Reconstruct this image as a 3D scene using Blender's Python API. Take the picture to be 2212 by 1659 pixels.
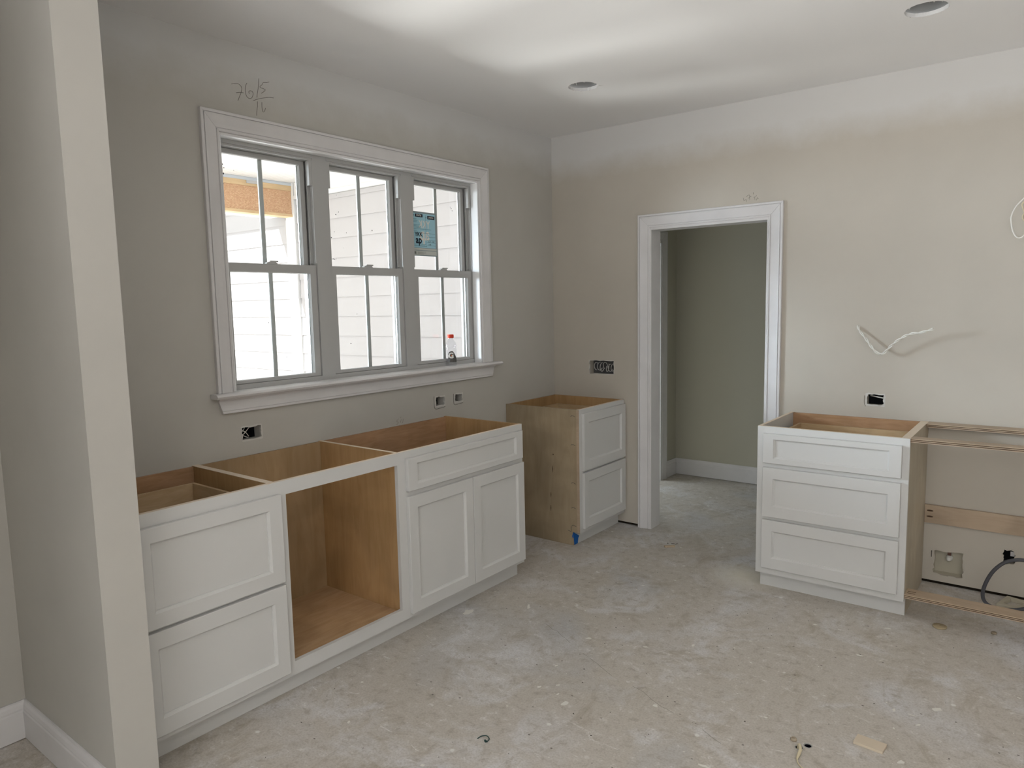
import bpy, bmesh, math, random
from mathutils import Vector, Matrix
random.seed(7)
for _o in list(bpy.data.objects): bpy.data.objects.remove(_o)
SC = bpy.context.scene
COL = SC.collection
# ------------------------------------------------------------------ camera
F, YAW, PITCH, ROLL = 1535.43, .6607, -.1106, -.0206
CAM = Vector((2.9263, -4.2714, 1.5309))
fw = Vector((-math.sin(YAW)*math.cos(PITCH), math.cos(YAW)*math.cos(PITCH), math.sin(PITCH)))
rt = Vector((math.cos(YAW), math.sin(YAW), 0)); up = rt.cross(fw)
rt, up = math.cos(ROLL)*rt + math.sin(ROLL)*up, -math.sin(ROLL)*rt + math.cos(ROLL)*up
cd = bpy.data.cameras.new('camera'); cam = bpy.data.objects.new('camera', cd); COL.objects.link(cam)
cam.matrix_world = Matrix(((rt.x, up.x, -fw.x, CAM.x), (rt.y, up.y, -fw.y, CAM.y), (rt.z, up.z, -fw.z, CAM.z), (0, 0, 0, 1)))
cd.sensor_width = 36; cd.lens = F*36/2212; cd.clip_start = .05
SC.camera = cam
# ------------------------------------------------------------------ world, sun, daylight
SC.view_settings.view_transform = 'Standard'; SC.view_settings.look = 'None'
SC.view_settings.gamma = 1; SC.view_settings.use_curve_mapping = False
SC.view_settings.exposure = -0.12
w = bpy.data.worlds.new('sky'); SC.world = w; w.use_nodes = True
bg = w.node_tree.nodes['Background']; bg.inputs[0].default_value = (.86, .93, 1, 1); bg.inputs[1].default_value = 1.25
sd = bpy.data.lights.new('sun', 'SUN'); sd.energy = 13; sd.angle = .01; sd.color = (1, .975, .94)
sun = bpy.data.objects.new('sun', sd); COL.objects.link(sun); sun.location = (-6, -8, 9)
sun.rotation_euler = Vector((.42, .94, -1)).to_track_quat('-Z', 'Y').to_euler()
def area(name, loc, d, sx, sy, power, col, spread=math.pi):
    l = bpy.data.lights.new(name, 'AREA'); l.shape = 'RECTANGLE'; l.size = sx; l.size_y = sy; l.energy = power; l.color = col; l.spread = spread
    o = bpy.data.objects.new(name, l); COL.objects.link(o); o.location = loc
    o.rotation_euler = Vector(d).to_track_quat('-Z', 'Y').to_euler(); return o
area('rear_door_daylight', (3.2, -7.95, 1.2), (0, 1, 0), 4.2, 2.2, 16, (.88, .94, 1))
area('rear_ceiling_fill', (3.2, -7.9, .5), (0, .52, .86), 4.2, .9, 200, (.97, .98, 1), math.radians(110))  # added fill lamp, aimed up to brighten the ceiling
area('side_bounce_fill', (-3.7, -2.6, -.1), (1, .10, .68), 1.6, 3.0, 110, (1, .99, .97), math.radians(54))  # added lamp imitating sun bounced off the ground, aimed through the window
area('right_ceiling_fill', (6.5, -3.4, .45), (-.60, .05, .80), 1.6, .5, 12, (.98, .98, 1), math.radians(110))  # added fill lamp for the right part of the ceiling
area('side_window_fill', (-3.3, -4.0, 2.0), (1, .66, -.18), 1.6, 1.0, 24, (.76, .87, 1), math.radians(36))  # added lamp outside the window, fills the door wall
area('hall_side_daylight', (-1.1, .75, .9), (1, 0, -.3), .9, 1.5, 24, (.84, .93, 1))
# ------------------------------------------------------------------ materials
def mat(name, col, rough=.6, spec=.3, metal=0):
    m = bpy.data.materials.new(name); m.use_nodes = True
    b = m.node_tree.nodes['Principled BSDF']
    b.inputs['Base Color'].default_value = (*col, 1); b.inputs['Roughness'].default_value = rough
    b.inputs['Specular IOR Level'].default_value = spec; b.inputs['Metallic'].default_value = metal
    return m
class N:
    def __init__(s, m): s.t = m.node_tree; s.b = s.t.nodes['Principled BSDF']; s.m = m
    def new(s, k, **kw):
        n = s.t.nodes.new(k)
        for a, v in kw.items():
            if a.startswith('i_'): n.inputs[a[2:].replace('_', ' ')].default_value = v
            else: setattr(n, a, v)
        return n
    def link(s, a, b): s.t.links.new(a, b)
    def coord(s, scale=(1, 1, 1)):
        g = s.new('ShaderNodeNewGeometry'); mp = s.new('ShaderNodeMapping'); mp.inputs['Scale'].default_value = scale
        s.link(g.outputs['Position'], mp.inputs['Vector']); return mp.outputs[0]
    def noise(s, vec, scale, detail=4, rough=.5, dist=0):
        n = s.new('ShaderNodeTexNoise'); n.inputs['Scale'].default_value = scale; n.inputs['Detail'].default_value = detail
        n.inputs['Roughness'].default_value = rough; n.inputs['Distortion'].default_value = dist
        s.link(vec, n.inputs['Vector']); return n.outputs['Fac']
    def ramp(s, fac, stops):
        r = s.new('ShaderNodeValToRGB'); e = r.color_ramp.elements
        while len(e) < len(stops): e.new(.5)
        for k, (p, c) in enumerate(stops): e[k].position = p; e[k].color = (*c, 1) if len(c) == 3 else c
        s.link(fac, r.inputs[0]); return r.outputs[0]
    def mix(s, fac, a, b, mode='MIX'):
        n = s.new('ShaderNodeMix', data_type='RGBA', blend_type=mode)
        if isinstance(fac, (int, float)): n.inputs[0].default_value = fac
        else: s.link(fac, n.inputs[0])
        for i, v in ((6, a), (7, b)):
            if isinstance(v, tuple): n.inputs[i].default_value = (*v, 1)
            else: s.link(v, n.inputs[i])
        return n.outputs[2]
    def color(s, c): s.link(c, s.b.inputs['Base Color'])
    def bump(s, h, strength=.1, dist=.01):
        n = s.new('ShaderNodeBump'); n.inputs['Strength'].default_value = strength; n.inputs['Distance'].default_value = dist
        s.link(h, n.inputs['Height']); s.link(n.outputs[0], s.b.inputs['Normal'])
W3 = (1, 1, 1); K3 = (0, 0, 0)
def g3(v): return (v, v, v)
def wall_material(name, base, band, z0=2.38, z1=2.50):
    m = mat(name, base, .75, .2); n = N(m); p = n.coord()
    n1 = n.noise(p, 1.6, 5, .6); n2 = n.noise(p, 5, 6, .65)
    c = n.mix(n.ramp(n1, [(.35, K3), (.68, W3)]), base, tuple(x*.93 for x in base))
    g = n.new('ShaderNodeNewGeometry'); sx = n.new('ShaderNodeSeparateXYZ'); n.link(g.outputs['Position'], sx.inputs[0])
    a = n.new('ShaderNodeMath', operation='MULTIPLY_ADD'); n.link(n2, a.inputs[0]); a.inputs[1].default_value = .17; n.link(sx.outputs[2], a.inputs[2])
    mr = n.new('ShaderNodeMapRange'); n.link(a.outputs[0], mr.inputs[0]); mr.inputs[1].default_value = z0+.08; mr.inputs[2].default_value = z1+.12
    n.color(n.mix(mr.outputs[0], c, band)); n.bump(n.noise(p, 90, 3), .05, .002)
    return m
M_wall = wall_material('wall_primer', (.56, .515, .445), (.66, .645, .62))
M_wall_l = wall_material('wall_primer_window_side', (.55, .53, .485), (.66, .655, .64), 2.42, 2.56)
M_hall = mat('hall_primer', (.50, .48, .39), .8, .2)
M_ceil = mat('ceiling_white', (.86, .85, .84), .85, .15)
_n = N(M_ceil); _n.bump(_n.noise(_n.coord(), 60, 3), .04, .002)
M_trim = mat('primed_trim', (.80, .785, .78), .45, .35)
_n = N(M_trim); _p = _n.coord(); _n.color(_n.ramp(_n.noise(_p, 6, 4), [(.3, (.69, .675, .67)), (.6, (.74, .725, .72))]))
M_jamb = mat('jamb_lit_white', (.86, .86, .86), .4, .35)  # lighter than the trim; light on the jambs is put into the colour
M_cab = mat('cabinet_paint', (.655, .65, .63), .4, .35)
M_vinyl = mat('window_vinyl', (.48, .48, .47), .35, .4)  # white vinyl greyed down, its shade put into the colour
M_gyp = mat('gypsum_edge', (.62, .60, .56), .9, .1)
M_black = mat('shade_and_socket_black', (.010, .010, .011), .9, .05)  # shade inside the wall holes put into the colour; also on lamp sockets
M_dark = mat('gap_shade_wood', (.02, .015, .01), .8, .1)  # near-black plate, shade of the floor gap put into its colour
M_cable = mat('white_cable_jacket', (.78, .76, .70), .5, .3)
M_cream = mat('cream_cable_jacket', (.66, .58, .40), .55, .3)
M_grey = mat('grey_cable_jacket', (.085, .085, .095), .5, .3)
M_steel = mat('galvanised_steel', (.55, .55, .55), .35, .5, .9)
M_can = mat('housing_inside', (.22, .22, .215), .45, .5)
M_beige = mat('beige_box_plastic', (.50, .46, .36), .5, .3)
M_tape = mat('blue_tape', (.01, .12, .42), .6, .3)
M_pencil = mat('pencil_graphite', (.16, .145, .125), .8, .1)
M_pencil2 = mat('faint_pencil_graphite', (.36, .33, .28), .8, .1)
M_ext = mat('siding_white', (.535, .52, .53), .6, .2)
M_ext_trim = mat('exterior_trim_white', (.84, .84, .84), .6, .2)
M_red = mat('orange_red_cap', (.85, .07, .03), .4, .4)
M_label = mat('charcoal_label', (.11, .105, .10), .5, .3)
M_white = mat('white_print', (.85, .84, .80), .6, .2)
M_ink = mat('navy_print', (.01, .012, .03), .6, .2)
M_sky = mat('pale_blue_paper', (.42, .70, .80), .6, .2)
M_paper = mat('pale_paper', (.62, .64, .60), .6, .2)
M_line = mat('blue_grey_rule', (.13, .28, .36), .6, .2)
M_twist = mat('dark_green_plastic', (.015, .05, .045), .4, .4)
M_speck = mat('window_speck', (.05, .05, .06), .6, .2)
M_ground = mat('exterior_concrete', (.68, .66, .62), .85, .2)
def plywood(name, a, b, scale, rough=.5, knots=False):
    m = mat(name, a, rough, .25); n = N(m); p = n.coord(scale)
    f = n.noise(p, 3, 6, .6, 1.2); f2 = n.noise(n.coord((1, 1, 1)), 3.2, 3, .5, .5)
    c = n.mix(n.ramp(f, [(.35, K3), (.65, W3)]), a, b)
    c = n.mix(n.ramp(f2, [(.4, g3(.82)), (.62, W3)]), K3, c)
    if knots:
        v = n.new('ShaderNodeTexVoronoi'); v.inputs['Scale'].default_value = 2.3; n.link(n.coord((1, 1, .45)), v.inputs['Vector'])
        c = n.mix(n.ramp(v.outputs['Distance'], [(.015, (.75, .75, .75)), (.05, K3)]), c, (.16, .08, .03))
    n.color(c); return m
M_plyV = plywood('maple_plywood_upright', (.47, .285, .125), (.54, .34, .165), (9, 9, .9), knots=True)
M_plyX = plywood('maple_plywood_back', (.54, .33, .19), (.45, .26, .135), (2, 1.5, 14))
M_plyF = plywood('maple_plywood_floor', (.60, .40, .23), (.51, .325, .17), (8, 1.2, 1))
M_box = plywood('birch_drawer_box', (.54, .38, .22), (.62, .46, .28), (2, 2, 12))
M_side = plywood('birch_end_panel', (.46, .37, .25), (.40, .315, .205), (5, 5, .9))
M_raw = plywood('raw_birch_frame', (.55, .43, .315), (.49, .375, .265), (1, 8, 8))
M_bay = plywood('bay_back_plywood', (.46, .32, .18), (.40, .265, .135), (5, 5, .9))
M_rawside = plywood('pale_end_panel', (.62, .55, .43), (.57, .49, .37), (5, 5, .8))
M_edge = mat('pale_plywood_edge', (.80, .68, .54), .6, .2)
M_plydark = mat('dark_ply_line', (.09, .055, .035), .7, .1)
# oriented strand board
M_osb = mat('strand_board', (.60, .33, .13), .7, .2); n = N(M_osb); p = n.coord((1, 1, 2.2))
v = n.new('ShaderNodeTexVoronoi'); v.inputs['Scale'].default_value = 45; v.feature = 'F1'; n.link(p, v.inputs['Vector'])
c = n.ramp(n.noise(p, 34, 8, .8, 3.5), [(.34, (.46, .25, .12)), (.5, (.66, .42, .25)), (.66, (.82, .60, .40))])
n.color(n.mix(.35, c, n.ramp(v.outputs['Distance'], [(.0, g3(.75)), (.6, g3(.3))]), 'OVERLAY'))
M_lumber = plywood('framing_lumber', (.80, .60, .36), (.74, .52, .29), (10, 1, 10))
# concrete
M_floor = mat('bare_concrete', (.36, .34, .31), .6, .35); n = N(M_floor); p = n.coord()
big = n.noise(p, .9, 4, .55, .4); mid = n.noise(p, 3.2, 6, .65, .8); fine = n.noise(p, 22, 6, .7); grit = n.noise(p, 130, 3, .6)
c = n.ramp(big, [(.34, (.38, .375, .37)), (.46, (.42, .385, .335)), (.56, (.43, .395, .35)), (.68, (.48, .47, .465))])
blot = n.noise(n.coord((1.4, .8, 1)), 2.1, 8, .72, 1.6)
c = n.mix(n.ramp(blot, [(.33, (.75, .75, .75)), (.47, K3)]), c, (.275, .235, .175))
c = n.mix(n.ramp(mid, [(.52, K3), (.68, (.75, .75, .75))]), c, (.54, .53, .525))
c = n.mix(n.ramp(fine, [(.32, (.7, .7, .7)), (.47, K3)]), c, (.27, .235, .19))
c = n.mix(n.ramp(fine, [(.57, K3), (.72, (.7, .7, .7))]), c, (.62, .60, .57))
sm = n.noise(n.coord((.9, 3.2, 1)), 7, 8, .75, 2.0)
c = n.mix(n.ramp(sm, [(.60, K3), (.70, (.8, .8, .8))]), c, (.66, .645, .62))
c = n.mix(n.ramp(sm, [(.28, (.6, .6, .6)), (.38, K3)]), c, (.25, .22, .18))
c = n.mix(n.ramp(grit, [(.35, (.35, .35, .35)), (.55, K3)]), c, (.25, .22, .18))
v = n.new('ShaderNodeTexVoronoi'); v.inputs['Scale'].default_value = 5.5; v.inputs['Randomness'].default_value = 1
wv = n.new('ShaderNodeMix', data_type='VECTOR'); wv.inputs[0].default_value = .035
nn = n.new('ShaderNodeTexNoise'); nn.inputs['Scale'].default_value = 9; n.link(p, nn.inputs['Vector']); n.link(p, wv.inputs[4]); n.link(nn.outputs['Color'], wv.inputs[5])
n.link(wv.outputs[1], v.inputs['Vector'])
c = n.mix(n.ramp(v.outputs['Distance'], [(.035, (.8, .8, .8)), (.06, K3)]), c, (.60, .59, .55))
v2 = n.new('ShaderNodeTexVoronoi'); v2.inputs['Scale'].default_value = 11; n.link(n.coord((1, 1.3, 1)), v2.inputs['Vector'])
c = n.mix(n.ramp(v2.outputs['Distance'], [(.04, (.85, .85, .85)), (.06, K3)]), c, (.10, .085, .07))
g_ = n.new('ShaderNodeNewGeometry'); ds = n.new('ShaderNodeVectorMath', operation='DISTANCE'); n.link(g_.outputs['Position'], ds.inputs[0]); ds.inputs[1].default_value = (1.60, -.46, 0)
c = n.mix(n.ramp(ds.outputs['Value'], [(.04, (.8, .8, .8)), (.24, K3)]), c, (.60, .56, .47))   # plaster dust
n.color(n.mix(1.0, c, (1.36, 1.37, 1.39), 'MULTIPLY')); n.bump(fine, .12, .003)
n.link(n.ramp(mid, [(.3, g3(.5)), (.7, g3(.72))]), n.b.inputs['Roughness'])
# thin glass
def glass(name, tint, refl=1.0):
    m = bpy.data.materials.new(name); m.use_nodes = True; t = m.node_tree; t.nodes.clear()
    o = t.nodes.new('ShaderNodeOutputMaterial'); mx = t.nodes.new('ShaderNodeMixShader'); tr = t.nodes.new('ShaderNodeBsdfTransparent')
    gl = t.nodes.new('ShaderNodeBsdfGlossy'); fr = t.nodes.new('ShaderNodeFresnel'); fr.inputs[0].default_value = 1.25*refl
    tr.inputs[0].default_value = (*tint, 1); gl.inputs['Roughness'].default_value = .02
    t.links.new(fr.outputs[0], mx.inputs[0]); t.links.new(tr.outputs[0], mx.inputs[1]); t.links.new(gl.outputs[0], mx.inputs[2]); t.links.new(mx.outputs[0], o.inputs[0])
    return m
M_glass = glass('window_glass', (.97, .985, .98))
M_pet = glass('clear_bottle_plastic', (.93, .935, .95), 1)
_t = M_pet.node_tree
for _l in list(_t.links):
    if _l.to_socket.name == 'Fac' or _l.from_node.type == 'FRESNEL': _t.links.remove(_l)
next(n_ for n_ in _t.nodes if n_.type == 'MIX_SHADER').inputs[0].default_value = .05
# ------------------------------------------------------------------ mesh helpers
class MB:
    def __init__(s): s.v = []; s.f = []; s.mi = []; s.sm = []
    def quad(s, pts, mi=0, smooth=False):
        b = len(s.v); s.v += [tuple(p) for p in pts]; s.f.append(tuple(range(b, b+len(pts)))); s.mi.append(mi); s.sm.append(smooth)
    def box(s, x0, x1, y0, y1, z0, z1, mi=0):
        x0, x1 = sorted((x0, x1)); y0, y1 = sorted((y0, y1)); z0, z1 = sorted((z0, z1))
        b = len(s.v)
        s.v += [(x0, y0, z0), (x1, y0, z0), (x1, y1, z0), (x0, y1, z0), (x0, y0, z1), (x1, y0, z1), (x1, y1, z1), (x0, y1, z1)]
        for f in ((0, 3, 2, 1), (4, 5, 6, 7), (0, 1, 5, 4), (1, 2, 6, 5), (2, 3, 7, 6), (3, 0, 4, 7)):
            s.f.append(tuple(b+i for i in f)); s.mi.append(mi); s.sm.append(False)
        return s
    def hexa(s, p, mi=0):          # 8 points, bottom four then top four
        b = len(s.v); s.v += [tuple(q) for q in p]
        for f in ((0, 3, 2, 1), (4, 5, 6, 7), (0, 1, 5, 4), (1, 2, 6, 5), (2, 3, 7, 6), (3, 0, 4, 7)):
            s.f.append(tuple(b+i for i in f)); s.mi.append(mi); s.sm.append(False)
        return s
    def rings(s, rings, cap0=True, cap1=True, mi=0, smooth=False, closed=True):
        b = len(s.v); n = len(rings[0])
        for r in rings: s.v += [tuple(q) for q in r]
        for k in range(len(rings)-1):
            for i in range(n if closed else n-1):
                j = (i+1) % n
                s.f.append((b+k*n+i, b+k*n+j, b+(k+1)*n+j, b+(k+1)*n+i)); s.mi.append(mi); s.sm.append(smooth)
        if cap0: s.f.append(tuple(b+i for i in reversed(range(n)))); s.mi.append(mi); s.sm.append(False)
        if cap1: s.f.append(tuple(b+(len(rings)-1)*n+i for i in range(n))); s.mi.append(mi); s.sm.append(False)
        return s
    def tube(s, path, r, n=8, mi=0, flat=None):
        P = [Vector(p) for p in path]; R = r if isinstance(r, (list, tuple)) else [r]*len(P)
        t0 = (P[1]-P[0]).normalized(); nrm = t0.orthogonal().normalized(); rs = []
        for i, p in enumerate(P):
            t = (P[min(i+1, len(P)-1)]-P[max(i-1, 0)]).normalized()
            nrm = (nrm-t*nrm.dot(t)).normalized(); bn = t.cross(nrm)
            rs.append([p+(nrm*math.cos(a)+bn*math.sin(a))*R[i] for a in [2*math.pi*k/n for k in range(n)]])
        return s.rings(rs, mi=mi, smooth=True)
    def lathe(s, prof, c, n=24, mi=0, axis='z', cap0=True, cap1=True, smooth=True):
        rs = []
        for r, h in prof:
            ring = []
            for k in range(n):
                a = 2*math.pi*k/n; q = (r*math.cos(a), r*math.sin(a), h)
                if axis == 'y': q = (q[0], -q[2], q[1])
                if axis == 'x': q = (q[2], q[0], q[1])
                ring.append((c[0]+q[0], c[1]+q[1], c[2]+q[2]))
            rs.append(ring)
        return s.rings(rs, cap0, cap1, mi, smooth)
    def build(s, name, mats, parent=None, bevel=0, kind=None, label=None):
        me = bpy.data.meshes.new(name); me.from_pydata(s.v, [], s.f)
        for m in (mats if isinstance(mats, (list, tuple)) else [mats]): me.materials.append(m)
        for p, mi, sm in zip(me.polygons, s.mi, s.sm): p.material_index = mi; p.use_smooth = sm
        bm = bmesh.new(); bm.from_mesh(me); bmesh.ops.recalc_face_normals(bm, faces=bm.faces); bm.to_mesh(me); bm.free()
        o = bpy.data.objects.new(name, me); COL.objects.link(o)
        if parent is not None:
            o.parent = parent; o.matrix_parent_inverse = Matrix.Translation(-parent.location) if parent.parent is None else Matrix.Translation(-parent_origin(parent))
        if bevel:
            b = o.modifiers.new('bevel', 'BEVEL'); b.width = bevel; b.segments = 2; b.limit_method = 'ANGLE'; b.angle_limit = math.radians(50)
        if kind: o['kind'] = kind
        if label: o['label'] = label
        return o
def parent_origin(o):
    return Vector((0, 0, 0))
def thing(name, label, cat, loc, group=None):
    o = bpy.data.objects.new(name, None); COL.objects.link(o); o.location = loc; o.empty_display_size = .1
    o['label'] = label; o['category'] = cat
    if group: o['group'] = group
    return o
def tag(o, label, cat, group=None):
    o['label'] = label; o['category'] = cat
    if group: o['group'] = group
    return o
def setting(name, loc=(0, 0, 0)):
    o = bpy.data.objects.new(name, None); COL.objects.link(o); o.location = loc; o['kind'] = 'structure'; return o
def smooth_path(pts, k=5):
    P = [Vector(p) for p in pts]; out = []
    for i in range(len(P)-1):
        a, b, c, d = P[max(i-1, 0)], P[i], P[i+1], P[min(i+2, len(P)-1)]
        for j in range(k):
            t = j/k; out.append(.5*((2*b)+(c-a)*t+(2*a-5*b+4*c-d)*t*t+(3*b-a-3*c+d)*t**3))
    out.append(P[-1]); return out
def jitter_rect(u0, u1, z0, z1, amp, n=9, seed=1):
    rr = random.Random(seed); pts = []
    for (a, b) in (((u0, z0), (u1, z0)), ((u1, z0), (u1, z1)), ((u1, z1), (u0, z1)), ((u0, z1), (u0, z0))):
        for i in range(n):
            t = (i+rr.uniform(-.25, .25))/n; t = max(0, t)
            pts.append((a[0]+(b[0]-a[0])*t+rr.uniform(-1, 1)*amp, a[1]+(b[1]-a[1])*t+rr.uniform(-1, 1)*amp))
    return pts
# ------------------------------------------------------------------ room shell
H = 2.6927; YR = -8.0; XR = 6.6
def panel(name, ax, c, t, ur, zr, holes, m, to3=None):
    """slab whose room face is at coordinate c on axis ax, thickness t (signed, away from the room) with rectangular holes"""
    us = sorted({ur[0], ur[1], *[h[0] for h in holes], *[h[1] for h in holes]}); zs = sorted({zr[0], zr[1], *[h[2] for h in holes], *[h[3] for h in holes]})
    P = (lambda u, z, d: (c+d, u, z)) if ax == 'x' else (lambda u, z, d: (u, c+d, z)) if ax == 'y' else (lambda u, z, d: (u, z, c+d))
    b = MB()
    inh = lambda u, z: any(h[0] < u < h[1] and h[2] < z < h[3] for h in holes)
    for i in range(len(us)-1):
        for j in range(len(zs)-1):
            if inh((us[i]+us[i+1])/2, (zs[j]+zs[j+1])/2): continue
            for d in (0, t): b.quad([P(us[i], zs[j], d), P(us[i+1], zs[j], d), P(us[i+1], zs[j+1], d), P(us[i], zs[j+1], d)])
    nu, nz = len(us)-1, len(zs)-1
    solid = lambda i, j: 0 <= i < nu and 0 <= j < nz and not inh((us[i]+us[i+1])/2, (zs[j]+zs[j+1])/2)
    for i in range(nu):
        for j in range(nz):
            if not solid(i, j): continue
            for (di, dj, e, f) in ((-1, 0, (us[i], zs[j]), (us[i], zs[j+1])), (1, 0, (us[i+1], zs[j]), (us[i+1], zs[j+1])), (0, -1, (us[i], zs[j]), (us[i+1], zs[j])), (0, 1, (us[i], zs[j+1]), (us[i+1], zs[j+1]))):
                if not solid(i+di, j+dj): b.quad([P(*e, 0), P(*f, 0), P(*f, t), P(*e, t)])
    me = bpy.data.meshes.new(name); me.from_pydata(b.v, [], b.f); me.materials.append(m)
    bm = bmesh.new(); bm.from_mesh(me); bmesh.ops.remove_doubles(bm, verts=bm.verts, dist=1e-6); bmesh.ops.recalc_face_normals(bm, faces=bm.faces); bm.to_mesh(me); bm.free()
    o = bpy.data.objects.new(name, me); COL.objects.link(o); o['kind'] = 'structure'; return o
WIN = (-2.535, -.808, 1.15, 2.300)
BOXL = [(-2.512, -2.411, .941, 1.004), (-1.249, -1.171, .941, .997), (-1.080, -1.010, .946, .995)]
BOXR = [(.298, .497, 1.040, 1.137), (2.085, 2.172, .943, 1.004), (2.434, 2.577, .052, .192), (2.737, 2.794, .170, .250)]
DOOR = (.772, 1.532, 0, 2.010)
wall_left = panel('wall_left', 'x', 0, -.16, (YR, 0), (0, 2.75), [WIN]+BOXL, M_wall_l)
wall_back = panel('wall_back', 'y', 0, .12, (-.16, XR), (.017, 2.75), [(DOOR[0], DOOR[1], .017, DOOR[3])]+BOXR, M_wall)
# the wall's bottom strip under the door hole is opened by a second panel layout: two runs of sill plate coloured as shade
MB().box(0, DOOR[0], .012, .11, 0, .0165).box(DOOR[1], XR, .012, .11, 0, .0165).build('sill_plate', M_dark, wall_back)
wall_rear = panel('wall_rear', 'y', YR, -.16, (0, XR), (0, 2.75), [(1.1, 5.3, .02, 2.3)], M_wall)
wall_right = panel('wall_right', 'x', XR, .16, (YR, .12), (0, 2.75), [(-4.2, -2.6, .2, .75)], M_wall)  # low opening added to go with the right fill lamp
CANS = [(.812, -.873), (2.417, -.816)]; RC = .081
ceiling = panel('ceiling', 'z', H, .016, (0, XR), (YR, 0), [(cx-.12, cx+.12, cy-.12, cy+.12) for cx, cy in CANS], M_ceil)
bm_ = MB()
for cx, cy in CANS:
    n_ = 48
    ring = lambda r, z: [(cx+r*math.cos(2*math.pi*k/n_+math.pi/4), cy+r*math.sin(2*math.pi*k/n_+math.pi/4), z) for k in range(n_)]
    sq = []
    for k in range(n_):
        a = 2*math.pi*k/n_+math.pi/4; ca, sa = math.cos(a), math.sin(a); q = .12/max(abs(ca), abs(sa)); sq.append((cx+ca*q, cy+sa*q, H))
    jr = [(cx+(RC+random.uniform(-.0025, .001))*math.cos(2*math.pi*k/n_+math.pi/4), cy+(RC+random.uniform(-.0025, .001))*math.sin(2*math.pi*k/n_+math.pi/4), H) for k in range(n_)]
    bm_.rings([sq, jr, [(x, y, H+.016) for x, y, z in jr]], False, False)
bm_.build('hole_patch', M_ceil, ceiling)
for i, (cx, cy) in enumerate(CANS):
    t = thing('light_housing', ['empty round ceiling light hole nearer the window wall', 'empty round ceiling light hole above the open cabinet frame at upper right'][i], 'light fitting', (cx, cy, H+.0165), 'empty ceiling light holes')
    b = MB(); b.lathe([(RC+.006, 0), (RC+.006, .008), (RC+.004, .008), (RC+.002, .11), (RC-.02, .135), (.001, .14)], (cx, cy, H+.0165), 40, cap0=False)
    b.build('housing_can', M_can, t)
    for k in range(3):
        a = 2.1*k+.5; MB().tube([(cx+(RC-.002)*math.cos(a), cy+(RC-.002)*math.sin(a), H+.03+.012*j) for j in range(5)], .0025, 6).build('retaining_spring', M_steel, t)
    b = MB(); b.lathe([(.001, 0), (.024, 0), (.024, .03), (.018, .035), (.001, .035)], (cx-.01, cy+.02, H+.112), 20); b.build('lamp_socket', M_black, t)
    # torn paper at the cut edge
    b = MB()
    for k in range(26):
        a = random.uniform(0, 6.28); r = RC+random.uniform(-.003, .002); l = random.uniform(.004, .012)
        p0 = (cx+r*math.cos(a), cy+r*math.sin(a), H-.0002); p1 = (cx+r*math.cos(a+l/r), cy+r*math.sin(a+l/r), H-.0002)
        p2 = (cx+(r-.004)*math.cos(a+l/r/2), cy+(r-.004)*math.sin(a+l/r/2), H-random.uniform(.001, .004)); b.quad([p0, p1, p2])
    if i == 0:
        b.quad([(cx+.068, cy+.045, H-.0003), (cx+.078, cy+.040, H-.0003), (cx+.093, cy+.062, H-.0006)])
    b.build('torn_edge', M_gyp, ceiling)
# floor with two conduit holes cut into it
PIPES = [(2.281, -1.877), (2.3025, -1.849)]
fl = panel('floor', 'z', 0, -.12, (-.15, XR), (YR-.2, 1.75), [(2.24, 2.34, -1.91, -1.81)], M_floor)
b = MB(); P0 = PIPES[0]; P1 = PIPES[1]; rp = .0125
mx_, my_ = (P0[0]+P1[0])/2, (P0[1]+P1[1])/2
dirv = Vector((P1[0]-P0[0], P1[1]-P0[1])).normalized(); nv = Vector((-dirv.y, dirv.x))
def half(c, sgn, n=16):   # outer ring of one half plate -> its circle
    out, cir = [], []
    pts = []
    for k in range(n*2):
        a = 2*math.pi*k/(n*2); cir.append((c[0]+rp*math.cos(a), c[1]+rp*math.sin(a)))
    return cir
sqc = [(2.24, -1.91), (2.34, -1.91), (2.34, -1.81), (2.24, -1.81)]
bmf = bmesh.new()
loops = [sqc, half(P0, 1), half(P1, 1)]; edges = []
for L_ in loops:
    vs = [bmf.verts.new((x, y, 0)) for x, y in L_]; edges += [bmf.edges.new((vs[i], vs[(i+1) % len(vs)])) for i in range(len(vs))]
bmesh.ops.triangle_fill(bmf, use_beauty=True, edges=edges)
bad = [f_ for f_ in bmf.faces if any((f_.calc_center_median().xy-Vector(c_)).length < rp-.0008 for c_ in PIPES)]
bmesh.ops.delete(bmf, geom=bad, context='FACES_ONLY')
for f_ in bmf.faces:
    if f_.normal.z < 0: f_.normal_flip()
me = bpy.data.meshes.new('conduit_patch'); bmf.to_mesh(me); bmf.free(); me.materials.append(M_floor)
o = bpy.data.objects.new('conduit_patch', me); COL.objects.link(o); o.parent = fl
# stub wall at the left edge of the picture
stub = panel('wall_stub', 'y', -3.437, .125, (.0, .738), (0, H), [], M_wall_l)
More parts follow.
